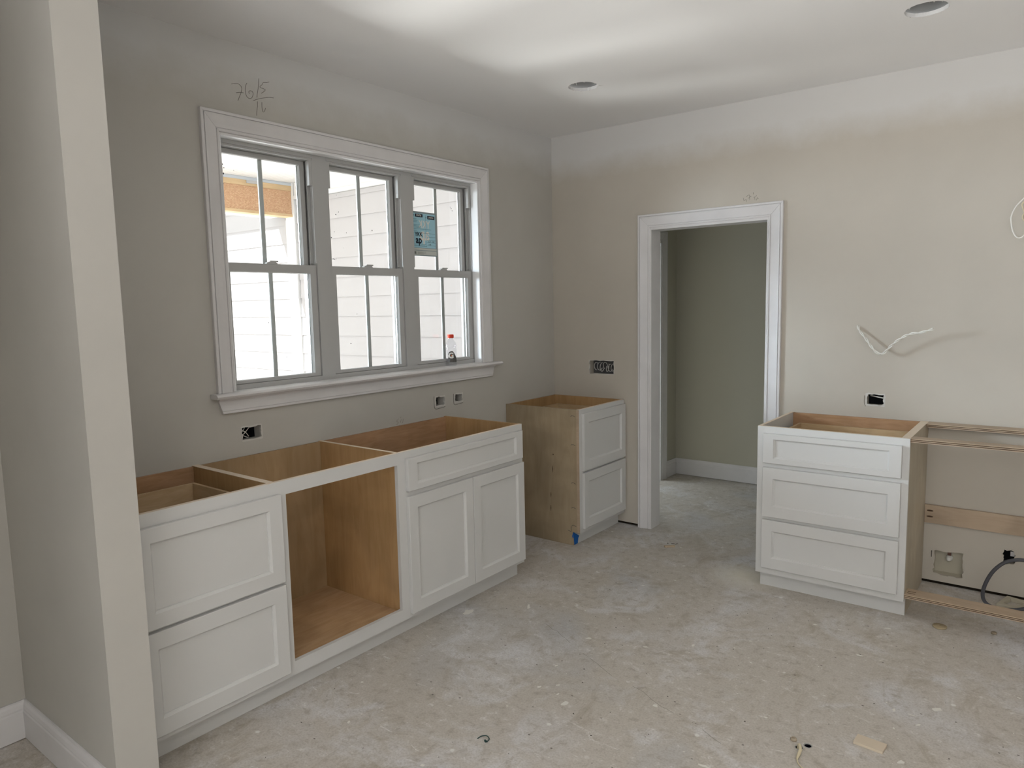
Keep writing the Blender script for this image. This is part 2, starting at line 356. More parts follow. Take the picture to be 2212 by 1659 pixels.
# ragged gypsum lips around the cut-outs
def lip(parent, ax, c, hole, seed, amp=.0028, grow=.004, shrink=.003, m=None):
    u0, u1, z0, z1 = hole; m = m or M_gyp
    P = (lambda u, z, d: (c+d, u, z)) if ax == 'x' else (lambda u, z, d: (u, c-d, z))
    outer = jitter_rect(u0-grow, u1+grow, z0-grow, z1+grow, amp*.7, 7, seed); inner = jitter_rect(u0+shrink, u1-shrink, z0+shrink, z1-shrink, amp, 7, seed+50)
    MB().rings([[P(u, z, -.010) for u, z in inner], [P(u, z, .0012) for u, z in inner], [P(u, z, .0010) for u, z in outer], [P(u, z, -.001) for u, z in outer]], False, False).build('gypsum_lip', m, parent)
for k, h in enumerate(BOXL): lip(wall_left, 'x', 0, h, k)
for k, h in enumerate(BOXR): lip(wall_back, 'y', 0, h, 10+k, *((.0055, .003, .005, M_wall) if k > 1 else (.003, .005, .003) if k == 1 else (.0025, .0015, .003)))
# knife scores around the cut-outs
b = MB()
for (u0, u1, z0, z1) in BOXL[1:]:
    b.tube(smooth_path([(.0012, u0-.012, z1+.005), (.0012, u0-.013, (z0+z1)/2), (.0012, u0-.007, z0-.012), (.0012, (u0+u1)/2, z0-.013), (.0012, u1+.002, z0-.010)], 4), .0012, 5)
b.build('score_line', M_pencil, wall_left)
b = MB(); u0, u1, z0, z1 = BOXR[1]
b.tube(smooth_path([(u0-.012, -.0012, z1-.01), (u0-.011, -.0012, z0+.01), (u0-.004, -.0012, z0-.008)], 4), .001, 5)
b.tube([(2.428, -.001, .18), (2.428, -.001, .145)], .0018, 5)
b.build('score_line', M_pencil, wall_back)
o = MB().box(0, 1.3, -4.80, -4.68, 0, H).build('wall_light_block', M_wall_l); o['kind'] = 'structure'  # unseen wall added to block rear light from the stub wall
# ------------------------------------------------------------------ hall behind the doorway
hall_left = panel('wall_hall_left', 'x', .235, -.12, (.12, 1.70), (0, 2.72), [(.34, 1.26, .001, 2.03)], M_hall)
panel('wall_hall_back', 'y', 1.555, .12, (.1, 3.4), (0, 2.72), [], M_hall)
panel('wall_hall_right', 'x', 2.6, .12, (.12, 1.56), (0, 2.72), [], M_hall)
b = MB().box(-2.2, 3.4, .12, 1.75, 2.72, 2.76); o = b.build('ceiling_hall', M_ceil); o['kind'] = 'structure'
b = MB().box(-2.2, -.15, -.1, 1.75, -.12, 0); o = b.build('floor_side_room', M_floor); o['kind'] = 'structure'
o = MB().box(-2.3, -2.2, -.1, 1.75, 0, 2.76).build('wall_side_room', M_hall); o['kind'] = 'structure'
o = MB().box(-2.2, .115, 1.56, 1.7, 0, 2.72).build('wall_side_room_back', M_hall); o['kind'] = 'structure'
o = MB().box(-2.2, -.161, -.08, .02, 0, 2.72).build('wall_side_room_front', M_hall); o['kind'] = 'structure'
# ------------------------------------------------------------------ casings
PROF = [(0, 0), (0, .009), (.004, .012), (.010, .012), (.0115, .006), (.0135, .006), (.016, .0095), (.030, .011), (.060, .0165), (.068, .019), (.0695, .013), (.0715, .013), (.073, .019), (.082, .019), (.085, .017), (.085, 0)]
def casing(p0, p1, a0, a1, nrm, parent, prof=PROF, m=M_trim, name='casing'):
    p0, p1, a0, a1, nrm = map(Vector, (p0, p1, a0, a1, nrm))
    return MB().rings([[p0+a0*a+nrm*h for a, h in prof], [p1+a1*a+nrm*h for a, h in prof]]).build(name, m, parent)
d1 = setting('door_1')
s_ = .0835/.085
e_ = .0006
casing((DOOR[0], -e_, 0), (DOOR[0], -e_, DOOR[3]), (-1, 0, 0), (-1, 0, 1), (0, -1, 0), d1)
casing((DOOR[1], -e_, 0), (DOOR[1], -e_, DOOR[3]), (1, 0, 0), (1, 0, 1), (0, -1, 0), d1)
casing((DOOR[0]+e_, -e_, DOOR[3]+e_), (DOOR[1]-e_, -e_, DOOR[3]+e_), (-1, 0, 1), (1, 0, 1), (0, -1, 0), d1)
MB().box(DOOR[0]-.012, DOOR[0]+.008, -.006, .125, 0, DOOR[3]).build('jamb', M_trim, d1)
MB().box(DOOR[1]-.008, DOOR[1]+.012, -.006, .125, 0, DOOR[3]).build('jamb', M_trim, d1)
MB().box(DOOR[0]+.008, DOOR[1]-.008, -.006, .125, DOOR[3]-.014, DOOR[3]+.006).build('jamb', M_trim, d1)
d2 = setting('door_2')
casing((.2355, 1.26, 0), (.2355, 1.26, 2.03), (0, 1, 0), (0, 1, 1), (1, 0, 0), d2)
casing((.2355, .34, 0), (.2355, .34, 2.03), (0, -1, 0), (0, -1, 1), (1, 0, 0), d2)
casing((.2355, .341, 2.031), (.2355, 1.259, 2.031), (0, -1, 1), (0, 1, 1), (1, 0, 0), d2)
MB().box(.105, .241, 1.245, 1.262, 0, 2.03).build('jamb', M_trim, d2)
MB().box(.105, .241, .338, .355, 0, 2.03).build('jamb', M_trim, d2)
MB().box(.105, .241, .355, 1.245, 2.016, 2.032).build('jamb', M_trim, d2)
# baseboards
BPROF = [(0, 0), (0, .015), (.100, .015), (.106, .013), (.112, .0135), (.125, .011), (.134, .007), (.14, .006), (.14, 0)]
def base(name, p0, p1, nrm, a0=0, a1=0):
    p0, p1, nrm = map(Vector, (p0, p1, nrm)); t = (p1-p0).normalized()
    o = MB().rings([[p0+Vector((0, 0, z))+nrm*h+t*h*a0 for z, h in BPROF], [p1+Vector((0, 0, z))+nrm*h-t*h*a1 for z, h in BPROF]]).build(name, M_trim); o['kind'] = 'structure'
base('baseboard_left', (.0006, -3.4376, .003), (.0006, YR+.02, .003), (1, 0, 0), 1)
base('baseboard_stub', (.001, -3.4376, .003), (.737, -3.4376, .003), (0, -1, 0), 1)
base('baseboard_hall_back', (.236, 1.5543, .004), (2.59, 1.5543, .004), (0, -1, 0), 1)
base('baseboard_hall_left', (.2356, 1.5543, .004), (.2356, 1.347, .004), (1, 0, 0), 1)
# ------------------------------------------------------------------ window
win = setting('window_1')
y0, y1, z0, z1 = WIN; zs = 1.170
for (p0, p1, a0, a1) in (((e_, y0, zs+.0005), (e_, y0, z1), (0, -1, 0), (0, -1, 1)), ((e_, y1, zs+.0005), (e_, y1, z1), (0, 1, 0), (0, 1, 1)), ((e_, y0+e_, z1+e_), (e_, y1-e_, z1+e_), (0, -1, 1), (0, 1, 1))):
    casing(p0, p1, a0, a1, (1, 0, 0), win)
# stool with rounded nose
nose = [(-.06, zs-.022), (.048, zs-.022), (.056, zs-.019), (.061, zs-.011), (.056, zs-.003), (.048, zs), (-.06, zs)]
b = MB(); b.rings([[(x, y0+.001, z) for x, z in nose], [(x, y1-.001, z) for x, z in nose]])
n2 = [(e_, zs-.022)]+nose[1:6]+[(e_, zs)]
b.rings([[(x, -2.650, z) for x, z in n2], [(x, y0+.001, z) for x, z in n2]]); b.rings([[(x, y1-.001, z) for x, z in n2], [(x, -.672, z) for x, z in n2]])
b.build('stool', M_trim, win)
# apron: casing profile turned upside down, ends cut on a slant
AP = [(0, 0), (0, .022), (.008, .020), (.011, .014), (.016, .012), (.034, .0135), (.056, .017), (.0575, .014), (.0590, .018), (.068, .018), (.070, .016), (.070, 0)]
MB().rings([[(e_+h, -2.622+a*.26, zs-.0225-a) for a, h in AP], [(e_+h, -.700-a*.45, zs-.0225-a) for a, h in AP]]).build('apron', M_trim, win)
# jamb liners
jt = .012
b = MB(); b.box(-.055, -.0005, y0-.001, y0+jt-.001, zs, z1); b.build('jamb_liner', M_jamb, win)
MB().box(-.055, -.0005, y1-jt+.001, y1+.001, zs, z1).build('jamb_liner', M_jamb, win)
MB().box(-.055, -.0005, y0+jt, y1-jt, z1-jt+.001, z1+.001).build('jamb_liner', M_jamb, win)
cs = [-2.262, -1.667, -1.072]
ztop = 2.288
# mullions and vinyl frame
for k in range(2):
    a, c_ = cs[k]+.256, cs[k+1]-.256
    MB().box(-.058, -.145, a, c_, zs+.0, ztop).build('mullion', M_vinyl, win)
for k, c_ in enumerate(cs):
    a, d_ = c_-.256, c_+.256
    if k == 0: a = y0
    if k == 2: d_ = y1
    b = MB()
    if k == 0: b.box(-.056, -.145, y0, c_-.256, zs, ztop)
    if k == 2: b.box(-.056, -.145, c_+.256, y1, zs, ztop)
    b.box(-.056, -.145, c_-.256, c_+.256, 2.272, ztop)                # head
    b.box(-.062, -.145, c_-.256, c_+.256, 2.262, 2.272)
    b.box(-.058, -.145, c_-.256, c_+.256, zs-.005, 1.192)             # sill
    for s in (-1, 1):                                              # tracks in the side jambs
        for (xa, xb, w_) in ((-.058, -.064, .006), (-.088, -.093, .016), (-.100, -.104, .010), (-.128, -.145, .02)):
            b.box(xa, xb, c_+s*(.256-w_), c_+s*.256, 1.76 if xa > -.09 else 1.192, 2.262)
    b.build('vinyl_frame', M_vinyl, win)
    MB().box(-.060, -.082, c_+.234, c_+.2555, 2.140, 2.262).build('balance_cover', M_vinyl, win, .001)
    MB().box(-.060, -.082, c_-.2555, c_-.234, 2.140, 2.262).build('balance_cover', M_vinyl, win, .001)
    # sashes
    def sash(x, hw, gw, zb, zt, gb, gt, xm):
        b = MB()
        R = lambda h, a, c, xx: [(xx, c_-h, a), (xx, c_+h, a), (xx, c_+h, c), (xx, c_-h, c)]
        b.rings([R(hw, zb, zt, x-.03), R(hw, zb, zt, x-.0015), R(hw-.0015, zb+.0015, zt-.0015, x), R(gw+.003, gb-.003, gt+.003, x), R(gw, gb, gt, x-.009), R(gw, gb, gt, x-.03), R(hw, zb, zt, x-.03)], False, False)
        s_o = b.build('sash', M_vinyl, win)
        g_ = MB().box(x-.012, x-.015, c_-gw-.002, c_+gw+.002, gb-.002, gt+.002).build('pane', M_glass, s_o)
        MB().box(x-.0155, x-.0225, c_-.0118, c_+.0118, gb, gt).build('muntin', M_vinyl, s_o)
        # dark spacer bar along the far edge of the glazing unit
        MB().box(x-.016, x-.021, c_+gw-.006, c_+gw+.001, gb, gt).box(x-.016, x-.021, c_-gw-.001, c_-gw+.006, gb, gt).build('glazing_spacer', M_steel, s_o)
        return s_o
    low = sash(-.066, .2545, .2145, 1.193, 1.749, 1.211, 1.706, 0)
    upp = sash(-.1045, .238, .2080, 1.718, 2.2615, 1.752, 2.237, 0)
    b = MB(); prof = []
    for j in range(9):
        a = math.pi*j/8; prof.append((c_+.030*math.cos(a)+.006, 1.7492+.012*math.sin(a)))
    b.rings([[(-.070, u, z) for u, z in prof], [(-.090, u, z) for u, z in prof]]); b.box(-.072, -.078, c_-.005, c_+.042, 1.758, 1.765)
    b.build('sash_lock', M_vinyl, low, .0008)
# specks and film scraps on the glass
rr = random.Random(3); b = MB()
def speck(x, y, z, s):
    n_ = 6; b.rings([[(x+d, y+s*rr.uniform(.4, 1.2)*math.cos(6.28*k/n_), z+s*rr.uniform(.4, 1.5)*math.sin(6.28*k/n_)) for k in range(n_)] for d in (0, .0008)])
for (yy, zz, s) in ((-2.455, 2.19, .006), (-2.448, 2.175, .004), (-2.463, 2.16, .005), (-2.452, 2.15, .007), (-2.46, 2.115, .005), (-2.455, 2.105, .004), (-1.83, 2.02, .005), (-1.81, 2.035, .004), (-1.845, 1.93, .003), (-1.765, 1.93, .004), (-1.865, 1.90, .006), (-1.585, 1.955, .006), (-1.86, 1.79, .005), (-1.85, 1.788, .004), (-1.84, 1.79, .003), (-1.79, 1.85, .002), (-.945, 2.14, .004), (-.935, 2.133, .005), (-.927, 2.12, .004), (-2.40, 2.17, .003), (-1.82, 2.12, .003)):
    speck(-.1160, yy, zz, s*.6)
for (yy, zz, s) in ((-1.80, 1.345, .005), (-2.29, 1.47, .004), (-2.20, 1.30, .003), (-1.75, 1.5, .003)):
    speck(-.0775, yy, zz, s*.7)
b.build('speck', M_speck, win, kind='stuff')
# ------------------------------------------------------------------ text helper
def text_mesh(name, s, size, fn, m, parent, bold=0, center=True, sx=1.0):
    cu = bpy.data.curves.new(name, 'FONT'); cu.body = s; cu.size = size; cu.offset = bold
    cu.align_x = 'CENTER' if center else 'LEFT'; cu.align_y = 'CENTER'; cu.resolution_u = 3
    t = bpy.data.objects.new('tmp', cu); COL.objects.link(t)
    bpy.context.view_layer.update()
    dg = bpy.context.evaluated_depsgraph_get(); me0 = bpy.data.meshes.new_from_object(t.evaluated_get(dg))
    bpy.data.objects.remove(t)
    for v_ in me0.vertices: v_.co = Vector(fn(v_.co.x*sx, v_.co.y))
    me0.name = name; me0.materials.clear(); me0.materials.append(m)
    o = bpy.data.objects.new(name, me0); COL.objects.link(o); o.parent = parent; o.matrix_parent_inverse = Matrix.Translation(-parent.location)
    return o
# ------------------------------------------------------------------ label sheet on the right hand upper pane
SY0, SY1, SZ0, SZ1 = -1.283, -1.073, 1.832, 2.090
st = thing('window_sticker', 'pale blue manufacturer label sheet stuck on the upper pane of the right window', 'sticker', (-.1155, -1.18, SZ0))
xs = -.1162
MB().box(xs, xs+.0006, SY0, SY1, SZ0, SZ1).build('backing_film', mat('film_grey', (.30, .36, .38), .5, .4), st)
MB().box(xs+.0007, xs+.0012, SY0+.008, SY1-.012, SZ0+.048, SZ1-.010).build('blue_sheet', M_sky, st)
MB().box(xs+.0007, xs+.0012, SY0+.008, SY1-.006, SZ0+.006, SZ0+.030).build('paper_strip', M_paper, st)
MB().box(xs+.0007, xs+.0012, SY0+.008, SY1-.006, SZ0+.034, SZ0+.045).build('paper_strip', M_paper, st)
xt = xs+.0016
pl = lambda cy, cz, mir=1: (lambda a, c: (xt, cy+a*mir, cz+c))
pw = lambda cy, cz, mir=1: (lambda a, c: (xt-.0003, cy+a*mir, cz+c))
text_mesh('white_lettering', 'YKK', .062, pw(-1.178, 2.015, -1), M_white, st, .0010, sx=.80)
text_mesh('white_lettering', 'ap', .105, pw(-1.178, 1.958, -1), M_white, st, .0022, sx=.85)
text_mesh('dark_lettering', 'YKK', .034, pl(-1.227, 1.957), M_ink, st, .0010, sx=.95)
text_mesh('dark_lettering', 'ap', .060, pl(-1.227, 1.924), M_ink, st, .0016, sx=.90)
for q_ in ((-1.252, -1.190, 2.058, 2.076), (-1.150, -1.090, 2.050, 2.070)): MB().box(xt, xt+.0003, *q_).build('number_panel', M_ink, st)
for cy, cz in ((-1.221, 2.067), (-1.120, 2.060)): text_mesh('number', '594701', .015, (lambda cy, cz: (lambda a, c: (xt+.0008, cy+a, cz+c)))(cy, cz), M_white, st, .0002)
for cy, cz in ((-1.264, 2.067), (-1.163, 2.060)): text_mesh('number_sign', '#', .016, pl(cy, cz), M_ink, st)
b = MB(); rr = random.Random(5)
for (ya, yb, zz) in ((-1.268, -1.24, 2.045), (-1.268, -1.235, 2.036), (-1.268, -1.24, 2.028), (-1.268, -1.215, 2.012), (-1.268, -1.21, 2.004), (-1.268, -1.215, 1.996), (-1.268, -1.12, 1.988), (-1.268, -1.24, 1.975), (-1.268, -1.087, 1.9655), (-1.158, -1.087, 1.945), (-1.158, -1.087, 1.925), (-1.158, -1.087, 1.912), (-1.158, -1.087, 1.894), (-1.268, -1.17, 1.899), (-1.268, -1.175, 1.893), (-1.268, -1.16, 1.888)):
    b.box(xt, xt+.0003, ya, yb, zz, zz+.0016)
b.box(xt, xt+.0003, -1.166, -1.1645, 1.885, 2.075)
b.build('printed_rule', M_line, st)
text_mesh('small_number', '0.27   0.28', .012, pl(-1.122, 1.918), M_ink, st); text_mesh('small_number', '0.48', .012, pl(-1.135, 1.901), M_ink, st)
b = MB()
b.box(xt, xt+.0003, -1.270, -1.252, 1.842, 1.857)
for k in range(4): b.box(xt, xt+.0003, -1.24, -1.24+.05+.02*(k % 2), 1.842+k*.0042, 1.8432+k*.0042)
b.build('fine_print', mat('fine_print_grey', (.2, .22, .2), .6, .2), st)
# ------------------------------------------------------------------ drink bottle on the stool
bx, by = -.018, -1.082
bt = thing('drink_bottle', 'empty clear sports drink bottle with orange-red cap on the window stool', 'bottle', (bx, by, zs))
prof = [(.030, .001), (.0355, .004), (.0365, .012), (.0350, .020), (.0360, .024), (.0360, .100), (.0365, .104), (.0365, .112), (.0325, .118), (.0325, .122), (.0368, .129), (.0368, .133), (.034, .145), (.029, .158), (.021, .168), (.0165, .174), (.0165, .184)]
# the bottle is about 20 cm tall in the photograph
kz = .925
MB().lathe([(r*.93, h*kz) for r, h in prof], (bx, by, zs), 32, cap1=False).build('bottle_body', M_pet, bt)
MB().lathe([(.001, .183*kz), (.0190, .183*kz), (.0192, .186*kz), (.0190, .190*kz), (.0196, .191*kz), (.0196, .203*kz), (.0185, .206*kz), (.001, .206*kz)], (bx, by, zs), 28).build('screw_cap', M_red, bt)
R_ = .0345; faceang = math.atan2(CAM.y-by, CAM.x-bx)
def cyl(cz, r): return lambda a, c: (bx+r*math.cos(faceang+a/r), by+r*math.sin(faceang+a/r), zs+cz+c)
b = MB(); pts = [(-.020, .072), (-.010, .088), (.004, .092), (.012, .090), (.020, .080), (.028, .066), (.037, .052), (.040, .046), (.041, .024), (-.024, .024), (-.024, .036), (-.018, .052), (-.016, .062)]
C_ = cyl(0, R_)
bml = bmesh.new(); vs = [bml.verts.new((a, c, 0)) for a, c in pts]; bml.faces.new(vs)
bmesh.ops.triangulate(bml, faces=bml.faces); bmesh.ops.subdivide_edges(bml, edges=bml.edges, cuts=3, use_grid_fill=True); bmesh.ops.triangulate(bml, faces=bml.faces)
for v_ in bml.verts: v_.co = Vector(C_(v_.co.x, v_.co.y))
me = bpy.data.meshes.new('label'); bml.to_mesh(me); bml.free(); me.materials.append(M_label); o = bpy.data.objects.new('label', me); COL.objects.link(o); o.parent = bt; o.matrix_parent_inverse = Matrix.Translation(-bt.location)
text_mesh('letter', 'G', .046, cyl(.064, R_+.0026), M_white, bt, .0022, sx=.95)
b = MB(); q = [(-.002, .066), (.003, .071), (.006, .066), (.002, .060)]; b.quad([cyl(0, R_+.0032)(a, c) for a, c in q]); b.build('bolt_mark', mat('orange_mark', (.8, .2, .05), .5), bt)
# ------------------------------------------------------------------ exterior seen through the window
yB = -.14
ext = setting('wall_outside')
MB().box(-8, -.17, yB+.025, yB+.1, -.2, 3.4).build('sheathing', M_ext, ext)
k = 0
zb = 2.50-.173*15
for seg in ((-7.6, -2.945), (-2.79, -.165)):
    for j in range(16):
        z = 2.50-.173*15+.173*j; zt_ = min(z+.185, 2.545 if seg[0] > -3 else 2.62)
        prof = [(yB+.024, z+.004), (yB+.006, z+.004), (yB+.003, z), (yB-.003, z), (yB+.0085, zt_), (yB+.024, zt_)]
        MB().rings([[(seg[0], y, zz) for y, zz in prof], [(seg[1], y, zz) for y, zz in prof]]).build('siding_board', M_ext, ext)
MB().box(-2.93, -2.80, yB-.018, yB+.024, -.2, 2.70).build('trim_board', M_ext_trim, ext)
MB().box(-2.955, -2.935, yB-.006, yB+.024, -.2, 2.37).build('trim_board', M_ext_trim, ext)
MB().box(-2.79, -.165, yB-.022, yB+.024, 2.548, 2.580).build('frieze_board', M_ext_trim, ext)
MB().box(-2.79, -.165, yB-.014, yB+.024, 2.582, 2.70).build('frieze_board', M_ext_trim, ext)
porch = setting('ceiling_porch')
MB().box(-3.10, -.165, -5.2, yB+.02, 2.706, 2.78).build('soffit_backing', M_ext_trim, porch)
b = MB(); w_ = .042; yy = yB
for j in range(120):
    b.box(-2.822, -.166, yB-j*w_-.0015, yB-(j+1)*w_+.0015, 2.699, 2.706)
b.build('bead_board', M_ext_trim, porch, kind='stuff')
bm = thing('porch_beam', 'raw strand-board porch beam with yellow lumber plates outside the left window', 'beam', (-2.88, -2.6, 2.39))
MB().box(-2.832, -2.92, -5.1, yB-.019, 2.415, 2.624).build('strand_board', M_osb, bm)
MB().box(-2.825, -2.93, -5.1, yB-.0185, 2.39, 2.4145).build('bottom_plate', M_lumber, bm)
MB().box(-2.826, -2.93, -5.1, yB-.0185, 2.6245, 2.672).build('top_plate', M_lumber, bm)
MB().box(-2.824, -2.93, -5.1, yB-.0185, 2.6725, 2.698).build('metal_flashing', mat('flashing', (.62, .66, .70), .5, .4), bm)
MB().box(-2.820, -2.8245, -.62, -.47, 2.646, 2.672).build('metal_bracket', M_steel, bm)
# roof overhang of porch and the eave above the sunlit wall
rf = setting('trim_eave')
MB().box(-3.13, -3.00, -5.2, -.2, 2.40, 2.85).build('fascia_board', M_ext_trim, rf)
MB().box(-8, -3.0, -.44, yB+.02, 2.625, 2.80).build('eave_soffit', M_ext_trim, rf)
o = MB().box(-30, 0, -30, 20, -.35, -.2).build('ground_outside', M_ground); o['kind'] = 'structure'
o = MB().box(-.162, -.17, -5.2, -2.62, -.2, 2.7).box(-.162, -.17, -.72, -.16, -.2, 2.7).box(-.162, -.17, -2.62, -.72, -.2, 1.12).box(-.162, -.17, -2.62, -.72, 2.33, 2.7).build('wall_outside_left', M_ext); o['kind'] = 'structure'
# ------------------------------------------------------------------ cabinets
D = .576; HC = .876; FZ = .085
def frontface(name, parent, ax, c, u0, u1, z0, z1, iu, iz, label=None):
    """shaker front; ax 'x': faces +x, ax 'y': faces -y; c is the outer face coordinate"""
    P = (lambda u, z, d: (c-d, u, z)) if ax == 'x' else (lambda u, z, d: (u, c+d, z))
    R = lambda a, b_, d: [P(u0+a, z0+b_, d), P(u1-a, z0+b_, d), P(u1-a, z1-b_, d), P(u0+a, z1-b_, d)]
    t = .0185; e = .0016
    b = MB(); b.rings([R(0, 0, t), R(0, 0, e), R(e, e, 0), R(iu-.003, iz-.003, 0), R(iu-.001, iz-.001, .0025), R(iu+.004, iz+.004, .0085), R(iu+.006, iz+.006, .0090), R(iu+.0065, iz+.0065, .0118), R(iu+.0065, iz+.0065, t-.001), R(0, 0, t)], False, False)
    f = b.build(name, M_cab, parent, label=label)
    b = MB(); q = [P(u0+iu-.004, z0+iz-.004, .0120), P(u1-iu+.004, z1-iz+.004, .0165)]
    b.box(q[0][0], q[1][0], q[0][1], q[1][1], q[0][2], q[1][2]); b.build('panel', M_cab, f)
    return f
def frame_face(parent, ax, c, u0, u1, z0, z1, holes, m=M_cab):
    P = (lambda u, z, d: (c-d, u, z)) if ax == 'x' else (lambda u, z, d: (u, c+d, z))
    us = sorted({u0, u1, *[h[0] for h in holes], *[h[1] for h in holes]}); zs_ = sorted({z0, z1, *[h[2] for h in holes], *[h[3] for h in holes]})
    b = MB(); T = .019
    inh = lambda u, z: any(h[0] < u < h[1] and h[2] < z < h[3] for h in holes)
    for i in range(len(us)-1):
        for j in range(len(zs_)-1):
            if inh((us[i]+us[i+1])/2, (zs_[j]+zs_[j+1])/2): continue
            for d in (0, T): b.quad([P(us[i], zs_[j], d), P(us[i+1], zs_[j], d), P(us[i+1], zs_[j+1], d), P(us[i], zs_[j+1], d)])
    for a in list(holes)+[(u0, u1, z0, z1)]:
        q = [(a[0], a[2]), (a[1], a[2]), (a[1], a[3]), (a[0], a[3])]
        for k in range(4):
            e, f = q[k], q[(k+1) % 4]
            top = a == (u0, u1, z0, z1) and k == 2
            b.quad([P(*e, 0), P(*f, 0), P(*f, T), P(*e, T)], 1 if top else 0)
    return b.build('face_frame', [m, M_edge], parent)
def drawer_box(parent, x0, x1, y0_, y1_, z0, z1, t=.013):
    b = MB(); b.box(x0, x0+t, y0_, y1_, z0, z1).box(x1-t, x1, y0_, y1_, z0, z1).box(x0+t, x1-t, y0_, y0_+t, z0, z1).box(x0+t, x1-t, y1_-t, y1_, z0, z1).box(x0+t, x1-t, y0_+t, y1_-t, z0+.01, z0+.018)
    return b.build('drawer_box', M_box, parent)
XF = D-.019; XD = D+.0195; XK = D-.050
# --- long run under the window
L = thing('base_cabinet', 'long white base cabinet under the window with an open middle bay and no worktop', 'cabinet', (.3, -2.2, 0), 'white base cabinets without worktops')
Y0, Y1 = -3.311, -1.168
frame_face(L, 'x', D, Y0, Y1, FZ, HC, [(-3.26, -2.765, .50, .80), (-3.26, -2.765, .125, .45), (-2.690, -2.105, .140, .821), (-2.035, -1.21, .69, .835), (-2.035, -1.21, .125, .65)])
bk = .012
MB().box(.002, XF-.0005, Y0, Y0+.016, FZ, HC-.001).build('end_panel', M_plyV, L)
MB().box(.002, XF-.0005, Y1-.016, Y1, FZ, HC-.001).build('end_panel', [M_plyV], L)
for (a, c_) in ((-2.756, -2.7425), (-2.7415, -2.728), (-2.099, -2.083)):
    b = MB().box(.002, XF-.0005, a, c_, FZ, HC-.002); b.box(.002, XF-.0005, a, c_, HC-.002, HC-.0005, 1); b.build('partition', [M_plyV, M_edge], L)
for (a, c_) in ((Y0+.0165, -2.7565), (-2.7275, -2.0995), (-2.0825, Y1-.0165)):
    MB().box(.004, .016, a, c_, FZ+.02, HC-.004).build('back_panel', M_plyX if a != -2.7275 else M_bay, L)
    MB().box(.0165, XF-.001, a, c_, .109, .125).build('bottom_panel', M_plyF, L)
MB().box(XK-.016, XK, Y0+.01, Y1-.002, .0005, FZ+.02).build('toe_kick', M_cab, L)
MB().box(.02, XK-.0165, Y1-.03, Y1-.014, .0005, FZ-.001).build('plinth_side', M_raw, L)
f = frontface('drawer', L, 'x', XD, -3.276, -2.722, .484, .829, .057, .054)
drawer_box(f, .085, .54, -3.24, -2.795, .56, .822)
f = frontface('drawer', L, 'x', XD, -3.276, -2.722, .110, .472, .057, .062)
drawer_box(f, .085, .54, -3.24, -2.795, .17, .40)
frontface('false_front', L, 'x', XD, -2.056, -1.186, .690, .843, .060, .030)
frontface('door', L, 'x', XD, -2.058, -1.6115, .107, .665, .058, .060)
frontface('door', L, 'x', XD, -1.6085, -1.178, .107, .665, .058, .060)
# --- corner drawer unit
Cn = thing('corner_cabinet', 'small two-drawer base cabinet in the corner with a bare brown plywood side', 'cabinet', (.3, -.29, 0), 'white base cabinets without worktops')
a0_, a1_ = -.5785, -.004
frame_face(Cn, 'x', D, a0_+.001, a1_, FZ, HC, [(-.54, -.045, .50, .835), (-.54, -.045, .125, .46)])
# notched end panel
pts = [(.002, 0.0005), (XK, .0005), (XK, FZ+.004), (XF, FZ+.004), (XF, HC-.001), (.002, HC-.001)]
MB().rings([[(x, a0_-.001, z) for x, z in pts], [(x, a0_+.014, z) for x, z in pts]]).build('end_panel', M_side, Cn)
MB().box(XF+.0002, D-.0005, a0_-.0012, a0_+.0008, FZ+.001, HC-.002).build('raw_edge', M_raw, Cn)
MB().box(.002, XF-.0005, a1_-.014, a1_, FZ, HC-.001).build('end_panel', M_plyV, Cn)
MB().box(.004, .016, a0_+.0145, a1_-.0145, FZ, HC-.002).build('back_panel', M_plyV, Cn)
MB().box(.0165, XF-.001, a0_+.0145, a1_-.0145, .109, .125).build('bottom_panel', M_plyF, Cn)
MB().box(XK-.014, XK, a0_+.0145, a1_, .0005, FZ+.02).build('toe_kick', M_cab, Cn)
f = frontface('drawer', Cn, 'x', XD, -.548, -.016, .484, .848, .057, .060)
drawer_box(f, .075, .54, -.50, -.075, .56, .822)
f = frontface('drawer', Cn, 'x', XD, -.548, -.016, .112, .471, .057, .060)
drawer_box(f, .075, .54, -.50, -.075, .17, .40)
for z in (.833, .650, .405, .245, .129):
    b = MB(); zz = [z-.002, z+.003, z+.004, z+.001, z-.003]
    b.tube([(.514+.009*i, a0_-.0014, q) for i, q in enumerate(zz)], [.0012, .0022, .0014, .0020, .0008], 6); b.build('staple', M_pencil, Cn)
b = MB(); b.tube([(.488, a0_-.0014, .094), (.510, a0_-.0014, .089)], .0018, 6); b.tube([(.510, a0_-.0014, .089), (.510, a0_-.0014, .122)], .0018, 6); b.build('corner_mark', M_pencil, Cn)
for (x, za, zc, r) in ((.372, .50, .455, .0022), (.357, .325, .29, .0022), (.355, .238, .20, .0024), (.379, .578, .570, .004)):
    MB().tube([(x, a0_-.0012, za), (x+.001, a0_-.0012, (za+zc)/2), (x-.0005, a0_-.0012, zc)], [r*.3, r, r*.3], 6).build('grain_split', M_plydark, Cn)
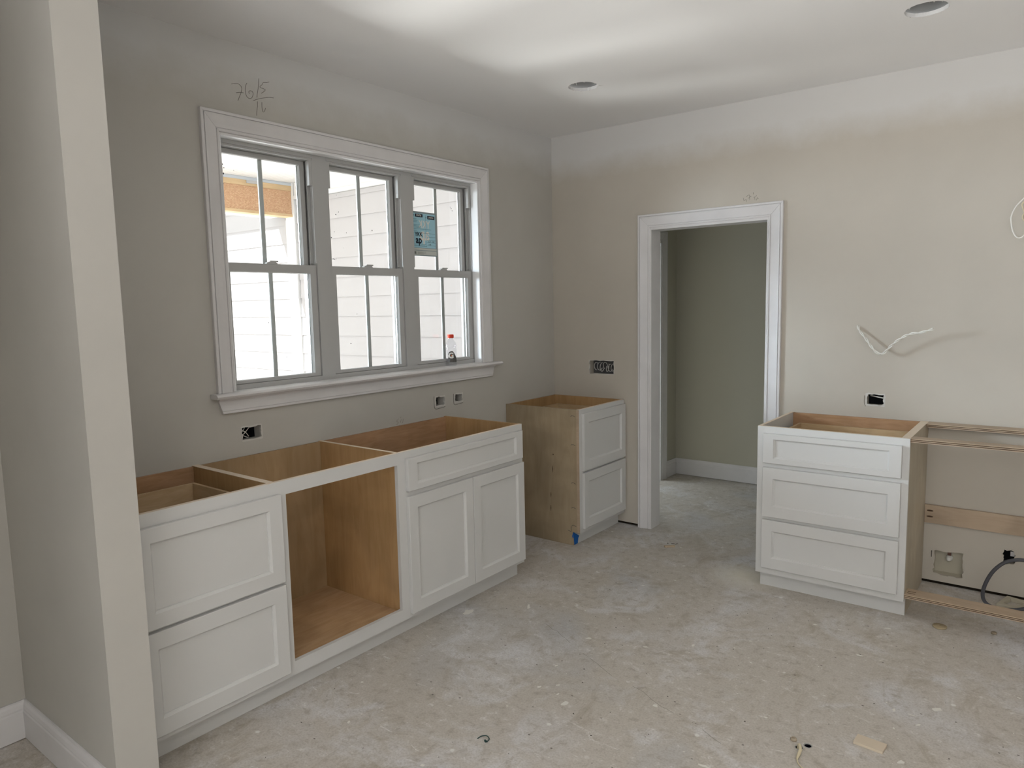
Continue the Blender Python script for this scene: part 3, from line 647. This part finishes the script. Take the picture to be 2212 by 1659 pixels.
# blue tape at its foot
tp = MB(); X_ = XK+.0012
tp.rings([[(X_, a0_-.003, .088), (X_, -.512, .047), (X_, -.524, .036), (X_, -.530, .002), (X_, a0_+.008, .002), (X_, a0_+.002, .050)], [(X_+.0006, a0_-.003, .088), (X_+.0006, -.512, .047), (X_+.0006, -.524, .036), (X_+.0006, -.530, .002), (X_+.0006, a0_+.008, .002), (X_+.0006, a0_+.002, .050)]])
tp.rings([[(XK-.008, a0_-.0022, .062), (XK+.0018, a0_-.0028, .088), (XK+.0018, a0_-.0028, .050), (XK-.004, a0_-.0022, .048)], [(XK-.008, a0_-.0030, .062), (XK+.0018, a0_-.0036, .088), (XK+.0018, a0_-.0036, .050), (XK-.004, a0_-.0030, .048)]])
tag(tp.build('masking_tape', M_tape), 'torn strip of blue masking tape at the foot of the corner cabinet', 'tape')
# --- right three-drawer unit
Rc = thing('drawer_cabinet', 'white three-drawer base cabinet standing right of the doorway', 'cabinet', (2.04, -.29, 0), 'white base cabinets without worktops')
X0, X1 = 1.683, 2.389; YF = -D
frame_face(Rc, 'y', YF, X0, X1, FZ, HC, [(1.735, 2.34, .70, .83), (1.735, 2.34, .42, .65), (1.735, 2.34, .14, .37)])
b = MB().box(X0, X0+.016, YF+.0195, -.004, FZ, HC-.002); b.box(X0, X0+.016, YF+.0195, -.004, HC-.002, HC-.0005, 1); b.build('end_panel', [M_cab, M_edge], Rc)
b = MB().box(2.352, 2.370, YF+.0195, -.004, FZ, HC-.002).box(2.352, 2.370, -XK+.0145, -.004, .0005, FZ); b.box(2.352, 2.370, YF+.0195, -.004, HC-.002, HC-.0005, 1); b.build('end_panel', [M_plyV, M_edge], Rc)
b = MB().box(2.3705, X1-.001, YF+.0195, -.004, FZ, HC-.002).box(2.3705, X1-.001, -XK+.0145, -.004, .0005, FZ); b.box(2.3705, X1-.001, YF+.0195, -.004, HC-.002, HC-.0005, 1); b.build('end_panel', [M_rawside, M_edge], Rc)
MB().box(X0+.0165, 2.3515, -.016, -.004, FZ, HC-.003).build('back_panel', M_plyX, Rc)
MB().box(X0+.0165, 2.3515, YF+.02, -.0165, .109, .125).build('bottom_panel', M_plyF, Rc)
MB().box(X0+.01, X1-.0015, -XK-.0005, -XK+.014, .0005, FZ+.02).build('toe_kick', M_cab, Rc)
XR0, XR1 = 1.717, 2.360; YD = -XD
for (a, c_, iz, zb_, zt_) in ((.686, .841, .030, .72, .822), (.400, .662, .060, .45, .62), (.121, .382, .060, .17, .34)):
    f = frontface('drawer', Rc, 'y', YD, XR0, XR1, a, c_, .055, iz)
    drawer_box(f, 1.745, 2.325, -.54, -.055, zb_, zt_)
# --- open plywood bay frame to its right
Bf = thing('bay_frame', 'open plywood appliance bay frame of thin rails beside the three-drawer cabinet', 'cabinet', (2.8, -.29, 0))
def plyrail(name, x0, x1, ya, yb, za, zb, parent):
    b = MB(); n_ = 5; t = (zb-za)/n_
    for i in range(n_):
        dk = i % 2 == 1; e = .0012 if dk else 0
        b.box(x0, x1, ya+e, yb-e, za+i*t, za+(i+1)*t, 1 if dk else 0)
    return b.build(name, [M_raw, M_plydark], parent)
plyrail('front_rail', X1+.0005, 3.33, -.572, -.505, HC-.018, HC, Bf)
plyrail('rear_rail', X1+.0005, 3.33, -.095, -.004, HC-.018, HC, Bf)
plyrail('bottom_rail', X1+.0005, 3.33, -.572, -.480, .105, .123, Bf)
nl = MB().box(X1+.0005, 3.33, -.022, -.004, .336, .432).build('nailer', M_raw, Bf)
for z in (.370, .402):
    b = MB(); b.rings([[(2.415+.016*math.cos(a), -.0222, z+.0045*math.sin(a)) for a in [6.283*k/12 for k in range(12)]], [(2.419+.012*math.cos(a), -.0226, z+.003*math.sin(a)) for a in [6.283*k/12 for k in range(12)]]]); b.build('pocket_hole', M_plydark, nl)
for y in (-.545, -.522):
    MB().box(2.398, 2.432, y, y+.004, .1229, .1236).build('pocket_slot', M_plydark, Bf)
MB().box(3.331, 3.349, YF+.0195, -.004, .0005, HC).build('end_panel', M_rawside, Bf)
# ------------------------------------------------------------------ boxes in the wall openings
def wallbox(label, ax, hole, depth=.06, m=M_black, grow=.003):
    u0, u1, z0, z1 = hole; u0 -= grow; u1 += grow; z0 -= grow; z1 += grow
    P = (lambda u, z, d: (-d, u, z)) if ax == 'x' else (lambda u, z, d: (u, d, z))
    t = thing('outlet_box', label, 'outlet box', P((u0+u1)/2, (z0+z1)/2, depth), 'open outlet holes in the walls')
    R = lambda e, d: [P(u0-e, z0-e, d), P(u1+e, z0-e, d), P(u1+e, z1+e, d), P(u0-e, z1+e, d)]
    return t, P, R
def boxshell(t, R, m, d0=.0125, d1=.06, name='box_shell'):
    MB().rings([R(.002, d1+.002), R(.002, d0), R(0, d0), R(-.001, d1)], True, True).build(name, m, t)
def wires(t, P, paths, r=.0022, m=M_cable):
    for p in paths: MB().tube(smooth_path([P(*q) for q in p], 4), r, 7).build('wire', m, t)
# left wall boxes
h = BOXL[0]; t, P, R = wallbox('open outlet hole with crossed wires at far left above the long cabinet', 'x', h); boxshell(t, R, M_black)
wires(t, P, [[(h[0]+.005, h[2]+.055, .03), (h[0]+.03, h[2]+.035, .02), (h[0]+.052, h[2]+.012, .03)], [(h[0]+.004, h[2]+.012, .03), (h[0]+.025, h[2]+.03, .022), (h[0]+.058, h[2]+.055, .03)], [(h[0]+.004, h[2]+.030, .02), (h[0]+.03, h[2]+.050, .03), (h[0]+.04, h[2]+.056, .04)], [(h[0]+.004, h[2]+.040, .025), (h[0]+.02, h[2]+.020, .02), (h[0]+.05, h[2]+.006, .03)]], .0018)
h = BOXL[1]; t, P, R = wallbox('left one of two small outlet holes under the right window', 'x', h); boxshell(t, R, M_black)
wires(t, P, [[(h[0]-.002, h[2]+a, .03), (h[0]+.03, h[2]+a+.002, .03), (h[0]+.044, h[2]+a, .045)] for a in (.008, .018, .031, .042)], .0022)
h = BOXL[2]; t, P, R = wallbox('right one of two small outlet holes under the right window', 'x', h); boxshell(t, R, M_black)
wires(t, P, [[(h[0]+.008, h[2]+.024, .03), (h[0]+.024, h[2]+.022, .03), (h[0]+.03, h[2]+.020, .045)]], .002)
# back wall boxes
h = BOXR[0]; t, P, R = wallbox('wide outlet hole full of coiled wires above the corner cabinet', 'y', h); boxshell(t, R, mat('grey_box', (.10, .10, .10), .5, .3))
pp = []
for k in range(7):
    cu_ = h[0]+.045+.022*k+random.uniform(-.004, .004); cz_ = (h[2]+h[3])/2+random.uniform(-.006, .006); ru, rz = random.uniform(.012, .02), random.uniform(.025, .036)
    ph = random.uniform(0, 6); pp.append([(cu_+ru*math.cos(ph+a), cz_+rz*math.sin(ph+a), .035-.012*math.sin(a*.7)) for a in [.55*j for j in range(9)]])
wires(t, P, pp, .0024, mat('grey_white_wire', (.45, .44, .42), .5, .3))
h = BOXR[1]; t, P, R = wallbox('small outlet hole above the three-drawer cabinet', 'y', h); boxshell(t, R, M_black)
wires(t, P, [[(h[0]+.012, h[3]-.013, .04), (h[0]+.04, h[3]-.016, .03), (h[1]+.002, h[3]-.024, .03)]], .0035)
h = BOXR[2]
t = thing('valve_box', 'beige recessed water valve box low on the wall inside the open bay', 'valve box', (2.506, .06, .12))
R = lambda e, d: [(h[0]-e, d, h[2]-e), (h[1]+e, d, h[2]-e), (h[1]+e, d, h[3]+e), (h[0]-e, d, h[3]+e)]
MB().rings([R(.004, .062), R(.004, .0125), R(.002, .0125), R(-.006, .052)], True, True).build('box_shell', M_beige, t)
MB().lathe([(.001, -.03), (.014, -.03), (.016, -.026), (.016, -.012), (.012, -.01), (.012, .004), (.009, .006), (.009, .012), (.001, .013)], (2.506, .024, .142), 16, axis='y').build('valve', M_cable, t)
MB().box(2.498, 2.514, .03, .045, .158, .186).build('copper_stub', mat('dark_copper', (.12, .05, .03), .4, .5), t)
h = BOXR[3]; t, P, R = wallbox('ragged dark power hole behind the grey cable in the open bay', 'y', h); boxshell(t, R, M_black)
MB().box(h[0]+.034, h[1]-.004, .016, .04, h[3]-.036, h[3]-.012).build('metal_clamp', M_steel, t)
# ------------------------------------------------------------------ loose wires
def twopath(pts, r, tw):
    S = smooth_path(pts, 8); out = [[], []]
    nrm = Vector((0, -1, 0)); l = 0
    for i, p in enumerate(S):
        if i: l += (S[i]-S[i-1]).length
        t = (S[min(i+1, len(S)-1)]-S[max(i-1, 0)]).normalized(); n_ = (nrm-t*nrm.dot(t)).normalized(); b_ = t.cross(n_)
        for k in (0, 1):
            a = l*tw+k*math.pi; out[k].append(p+(n_*math.cos(a)+b_*math.sin(a))*r)
    return out
t = thing('twisted_wire', 'twisted pair of white low-voltage wires sticking out of the wall above the three-drawer cabinet', 'wire', (2.028, 0, 1.38))
pts = [(2.028, .01, 1.381), (2.034, -.012, 1.366), (2.045, -.02, 1.348), (2.077, -.035, 1.311), (2.108, -.05, 1.27), (2.134, -.06, 1.241), (2.155, -.066, 1.233), (2.176, -.07, 1.236), (2.199, -.08, 1.264), (2.244, -.095, 1.307), (2.298, -.11, 1.339), (2.352, -.12, 1.349), (2.406, -.13, 1.367)]
for s in twopath(pts, .0040, 70): MB().tube(s, .0036, 8).build('strand', M_cable, t)
t = thing('hanging_cable', 'bundle of cream cable loops hanging off the wall at the right edge', 'cable', (2.80, 0, 1.95))
MB().tube(smooth_path([(2.84, .01, 1.93), (2.83, -.04, 1.98), (2.80, -.05, 2.01), (2.756, -.06, 1.991), (2.727, -.06, 1.963), (2.71, -.06, 1.935), (2.7, -.06, 1.903), (2.701, -.06, 1.876), (2.707, -.06, 1.842), (2.718, -.06, 1.814), (2.732, -.06, 1.80), (2.744, -.06, 1.801), (2.753, -.06, 1.809), (2.77, -.06, 1.84), (2.80, -.05, 1.88)], 5), .0036, 8).build('strand', M_cable, t)
MB().tube(smooth_path([(2.84, .01, 1.92), (2.81, -.03, 1.985), (2.775, -.055, 1.985), (2.742, -.06, 1.962), (2.742, -.06, 1.943), (2.751, -.06, 1.917), (2.745, -.06, 1.903), (2.748, -.06, 1.885), (2.77, -.06, 1.865), (2.80, -.05, 1.87)], 5), .0033, 8).build('strand', M_cream, t)
b = MB(); b.tube(smooth_path([(2.90, .002, .21), (2.874, -.12, .252), (2.833, -.19, .268), (2.803, -.2, .266), (2.758, -.2, .244), (2.714, -.2, .19), (2.685, -.2, .118), (2.677, -.2, .061), (2.690, -.2, .026), (2.722, -.2, .0105), (2.778, -.2, .0105), (2.844, -.19, .028), (2.90, -.15, .05), (2.98, -.1, .03)], 6), .0085, 10)
b.tube(smooth_path([(2.74, -.225, .009), (2.80, -.23, .009), (2.88, -.23, .009), (2.97, -.22, .009)], 6), .0075, 10)
tag(b.build('power_cable', M_grey), 'thick dark grey cable looping up from the floor inside the open bay', 'cable')
# trim ring lying on the floor
b = MB(); q = lambda e, z, o_=0: [(2.732+e*1.0, -.159+e*.9, z), (2.828-e*.8, -.176+e, z), (2.880-e, -.050-e*.8, z), (2.768+e*.7, -.020-e, z)]
b.rings([q(0, .001), q(0, .016), q(.003, .018), q(.026, .018), q(.028, .014), q(.028, .001), q(0, .001)], False, False)
tr = tag(b.build('box_flange', M_beige), 'beige square plastic flange lying on the slab behind the grey cable', 'plastic flange')
# ------------------------------------------------------------------ small things on the slab
def prism(name, pts, z0, z1, m, label, cat, parent=None):
    return tag(MB().rings([[(x, y, z0) for x, y in pts], [(x, y, z1) for x, y in pts]]).build(name, m, parent, .0006), label, cat)
prism('wood_offcut', [(2.427, -1.691), (2.424, -1.746), (2.517, -1.753), (2.521, -1.698)], .0005, .010, mat('offcut_wood', (.68, .58, .45), .7, .2), 'flat rectangular wood offcut lying on the slab at lower right', 'wood scrap')
prism('wood_chip', [(1.009, -.284), (1.02, -.291), (1.07, -.252), (1.062, -.240)], .0005, .012, mat('chip_wood', (.50, .40, .28), .7, .2), 'small tan wood splinter on the slab in front of the doorway', 'wood scrap')
b = MB(); b.lathe([(.001, 0), (.029, 0), (.030, .002), (.030, .005), (.028, .007), (.001, .0075)], (2.541, -.569, .0005), 28); b.tube([(2.541, -.569, .007), (2.541, -.569, .012)], .002, 6)
tag(b.build('plug_disc', mat('tan_disc', (.40, .32, .20), .6, .3)), 'round tan disc cap on the slab below the open bay', 'cap')
b = MB(); b.lathe([(.001, 0), (.011, 0), (.012, .004), (.010, .008), (.001, .008)], (2.746, -.507, .0005), 20)
tag(b.build('small_plug', mat('tan_plug', (.34, .28, .20), .6, .3)), 'tiny round grey-tan plug on the slab near the right edge', 'cap')
b = MB(); b.lathe([(.004, 0), (.0105, 0), (.011, .003), (.010, .008), (.006, .010), (.004, .008), (.004, 0)], (2.2535, -1.845, .0005), 24, cap0=False, cap1=False)
tag(b.build('washer_ring', mat('dusty_ring', (.42, .35, .26), .7, .2)), 'dusty ring washer beside the two conduit holes', 'washer')
M_pvc = mat('conduit_pvc', (.42, .41, .38), .6, .3); M_bore = mat('conduit_bore_shade', (.006, .007, .012), .9, .02)  # bore black is painted shade that keeps the mouths dark
cp = thing('floor_conduit', 'pair of grey conduit mouths flush in the slab near the bottom edge', 'conduit', (2.292, -1.863, -.1))
for (x, y) in PIPES:
    MB().lathe([(rp-.0008, -.0015), (rp-.0010, .001), (rp+.0012, .0018), (rp+.002, .0005), (rp+.0003, -.0015)], (x, y, 0), 28, cap0=False, cap1=False).build('pipe_rim', M_pvc, cp)
    MB().lathe([(rp-.0004, -.0015), (rp-.0004, -.1), (.0005, -.1)], (x, y, 0), 24, cap0=False).build('pipe_bore', M_bore, cp)
b = MB(); S = smooth_path([(2.277, -1.872, -.06), (2.279, -1.876, .0), (2.285, -1.884, .014), (2.293, -1.905, .012), (2.294, -1.925, .008), (2.295, -1.948, .004), (2.303, -1.967, .003), (2.317, -1.981, .003), (2.345, -2.000, .003), (2.39, -2.04, .003)], 4)
b.tube(S, [.0055 if i < 17 else .0055-.0035*min(1, (i-17)/5) for i in range(len(S))], 10)
tag(b.build('floor_cable', M_cream), 'cream cable coming up out of the left conduit mouth', 'cable')
b = MB(); b.tube(smooth_path([(1.353, -2.489, .002), (1.355, -2.474, .003), (1.364, -2.463, .004), (1.376, -2.46, .004), (1.389, -2.468, .003), (1.392, -2.481, .003), (1.381, -2.484, .003), (1.395, -2.486, .003)], 4), .0018, 6); b.tube([(1.383, -2.484, .004), (1.390, -2.487, .004)], .004, 6)
tag(b.build('plastic_scrap', M_twist), 'dark green curled plastic scrap on the slab', 'scrap')
b = MB(); rr = random.Random(11)
def fleck(b, x, y, s, el=1.0, h=.0006):
    n_ = 9; a0 = rr.uniform(0, 3.14); ca, sa = math.cos(a0), math.sin(a0); R1 = []
    for k in range(n_):
        r = s*rr.uniform(.45, 1.1); a = 6.283*k/n_; u, v_ = r*math.cos(a), r*math.sin(a)*el; R1.append((x+u*ca-v_*sa, y+u*sa+v_*ca))
    b.rings([[(p[0], p[1], .0002) for p in R1], [(p[0], p[1], h) for p in R1]])
for (x, y, s, el) in ((1.479, -2.121, .022, .6), (1.273, -1.605, .018, .5), (1.519, -1.531, .018, .5), (1.686, -1.395, .014, .5), (1.383, -2.023, .012, .4), (2.301, -1.069, .020, .4), (2.38, -1.066, .016, .2), (2.499, -1.44, .018, .4), (2.557, -1.438, .016, .2), (2.623, -1.346, .03, .5), (2.573, -1.763, .016, .6), (2.587, -1.493, .012, .5), (2.058, -2.161, .022, .4), (2.351, -.723, .022, .4), (1.844, -1.312, .007, .8), (.837, -1.485, .03, .4), (.627, -1.713, .04, .6), (1.099, -1.36, .010, .4), (1.324, -1.319, .006, .8), (1.443, -1.231, .010, .3)): fleck(b, x, y, s, el)
for k in range(330):
    x, y = rr.uniform(.65, 4.2), rr.uniform(-3.6, -.2)
    if x > 1.6 and y > -.62: continue
    fleck(b, x, y, rr.uniform(.002, .005) if k % 7 else rr.uniform(.006, .014), rr.uniform(.3, 1))
b.build('paint_fleck', mat('dried_paint', (.78, .76, .70), .8, .2), fl, kind='stuff')
b = MB()
for k in range(230):
    x, y = rr.uniform(.65, 4.2), rr.uniform(-3.6, -.2)
    if x > 1.6 and y > -.62: continue
    fleck(b, x, y, rr.uniform(.0015, .0045), rr.uniform(.3, 1), .001)
for (x, y) in ((1.03, -.20), (1.05, -.19), (1.00, -.21)): fleck(b, x, y, .014, .25, .002)
b.build('dirt_crumb', mat('dark_crumb', (.10, .085, .07), .8, .2), fl, kind='stuff')
b = MB(); P_ = [(1.02, -1.60), (1.13, -1.64), (1.28, -1.72), (1.40, -1.77), (1.52, -1.83), (1.66, -1.86), (1.78, -1.92), (1.95, -1.96), (2.08, -2.02)]
S = []
for i in range(len(P_)-1):
    for j in range(5):
        t_ = j/5; S.append((P_[i][0]*(1-t_)+P_[i+1][0]*t_+rr.uniform(-.004, .004), P_[i][1]*(1-t_)+P_[i+1][1]*t_+rr.uniform(-.004, .004)))
for i in range(len(S)-1):
    if (i//4) % 3 == 2: continue
    a, c_ = Vector(S[i]), Vector(S[i+1]); nn_ = Vector((-(c_-a).y, (c_-a).x)).normalized()*.0006
    b.quad([(*(a-nn_), .0004), (*(c_-nn_), .0004), (*(c_+nn_), .0004), (*(a+nn_), .0004)])
b.build('hairline_crack', mat('crack_dark', (.12, .10, .085), .9, .1), fl)
# ------------------------------------------------------------------ pencil marks on the walls
def mark(parent, strokes, m, r, ax):
    b = MB()
    for s in strokes: b.tube(smooth_path([((.0008, u, z) if ax == 'x' else (u, -.0008, z)) for u, z in s], 4), r, 5)
    b.build('pencil_mark', m, parent)
mark(wall_left, [[(-2.457, 2.514), (-2.43, 2.522), (-2.415, 2.518), (-2.408, 2.508), (-2.411, 2.491), (-2.42, 2.471), (-2.43, 2.45)], [(-2.436, 2.482), (-2.416, 2.488), (-2.4, 2.489)], [(-2.381, 2.535), (-2.389, 2.518), (-2.391, 2.499), (-2.387, 2.48), (-2.378, 2.472), (-2.368, 2.471), (-2.357, 2.481), (-2.353, 2.497), (-2.358, 2.505), (-2.37, 2.504), (-2.374, 2.497), (-2.371, 2.491)], [(-2.319, 2.568), (-2.324, 2.532), (-2.331, 2.501), (-2.334, 2.483)], [(-2.266, 2.565), (-2.281, 2.559), (-2.298, 2.555), (-2.304, 2.545), (-2.315, 2.535), (-2.313, 2.53), (-2.3, 2.529), (-2.289, 2.526), (-2.298, 2.515), (-2.311, 2.506)], [(-2.353, 2.465), (-2.332, 2.476), (-2.3, 2.488), (-2.271, 2.497), (-2.247, 2.499)], [(-2.333, 2.466), (-2.334, 2.445), (-2.339, 2.42), (-2.341, 2.403)], [(-2.31, 2.467), (-2.311, 2.444), (-2.309, 2.428), (-2.304, 2.426), (-2.298, 2.433), (-2.293, 2.445)]], M_pencil, .0009, 'x')
mark(wall_left, [[(-1.551, .91), (-1.566, .898), (-1.554, .89), (-1.561, .88), (-1.571, .88)], [(-1.53, .919), (-1.537, .912)], [(-1.53, .904), (-1.538, .886)], [(-1.514, .905), (-1.522, .881)]], M_pencil2, .0012, 'x')
mark(wall_back, [[(1.379, 2.136), (1.382, 2.12), (1.392, 2.125), (1.398, 2.121), (1.395, 2.111)], [(1.396, 2.142), (1.413, 2.15), (1.416, 2.135), (1.418, 2.121)], [(1.409, 2.131), (1.425, 2.142)], [(1.438, 2.162), (1.438, 2.151)], [(1.44, 2.132), (1.458, 2.141)], [(1.447, 2.132), (1.448, 2.118)], [(1.462, 2.131), (1.455, 2.113)], [(1.456, 2.12), (1.47, 2.123)]], M_pencil2, .0011, 'y')
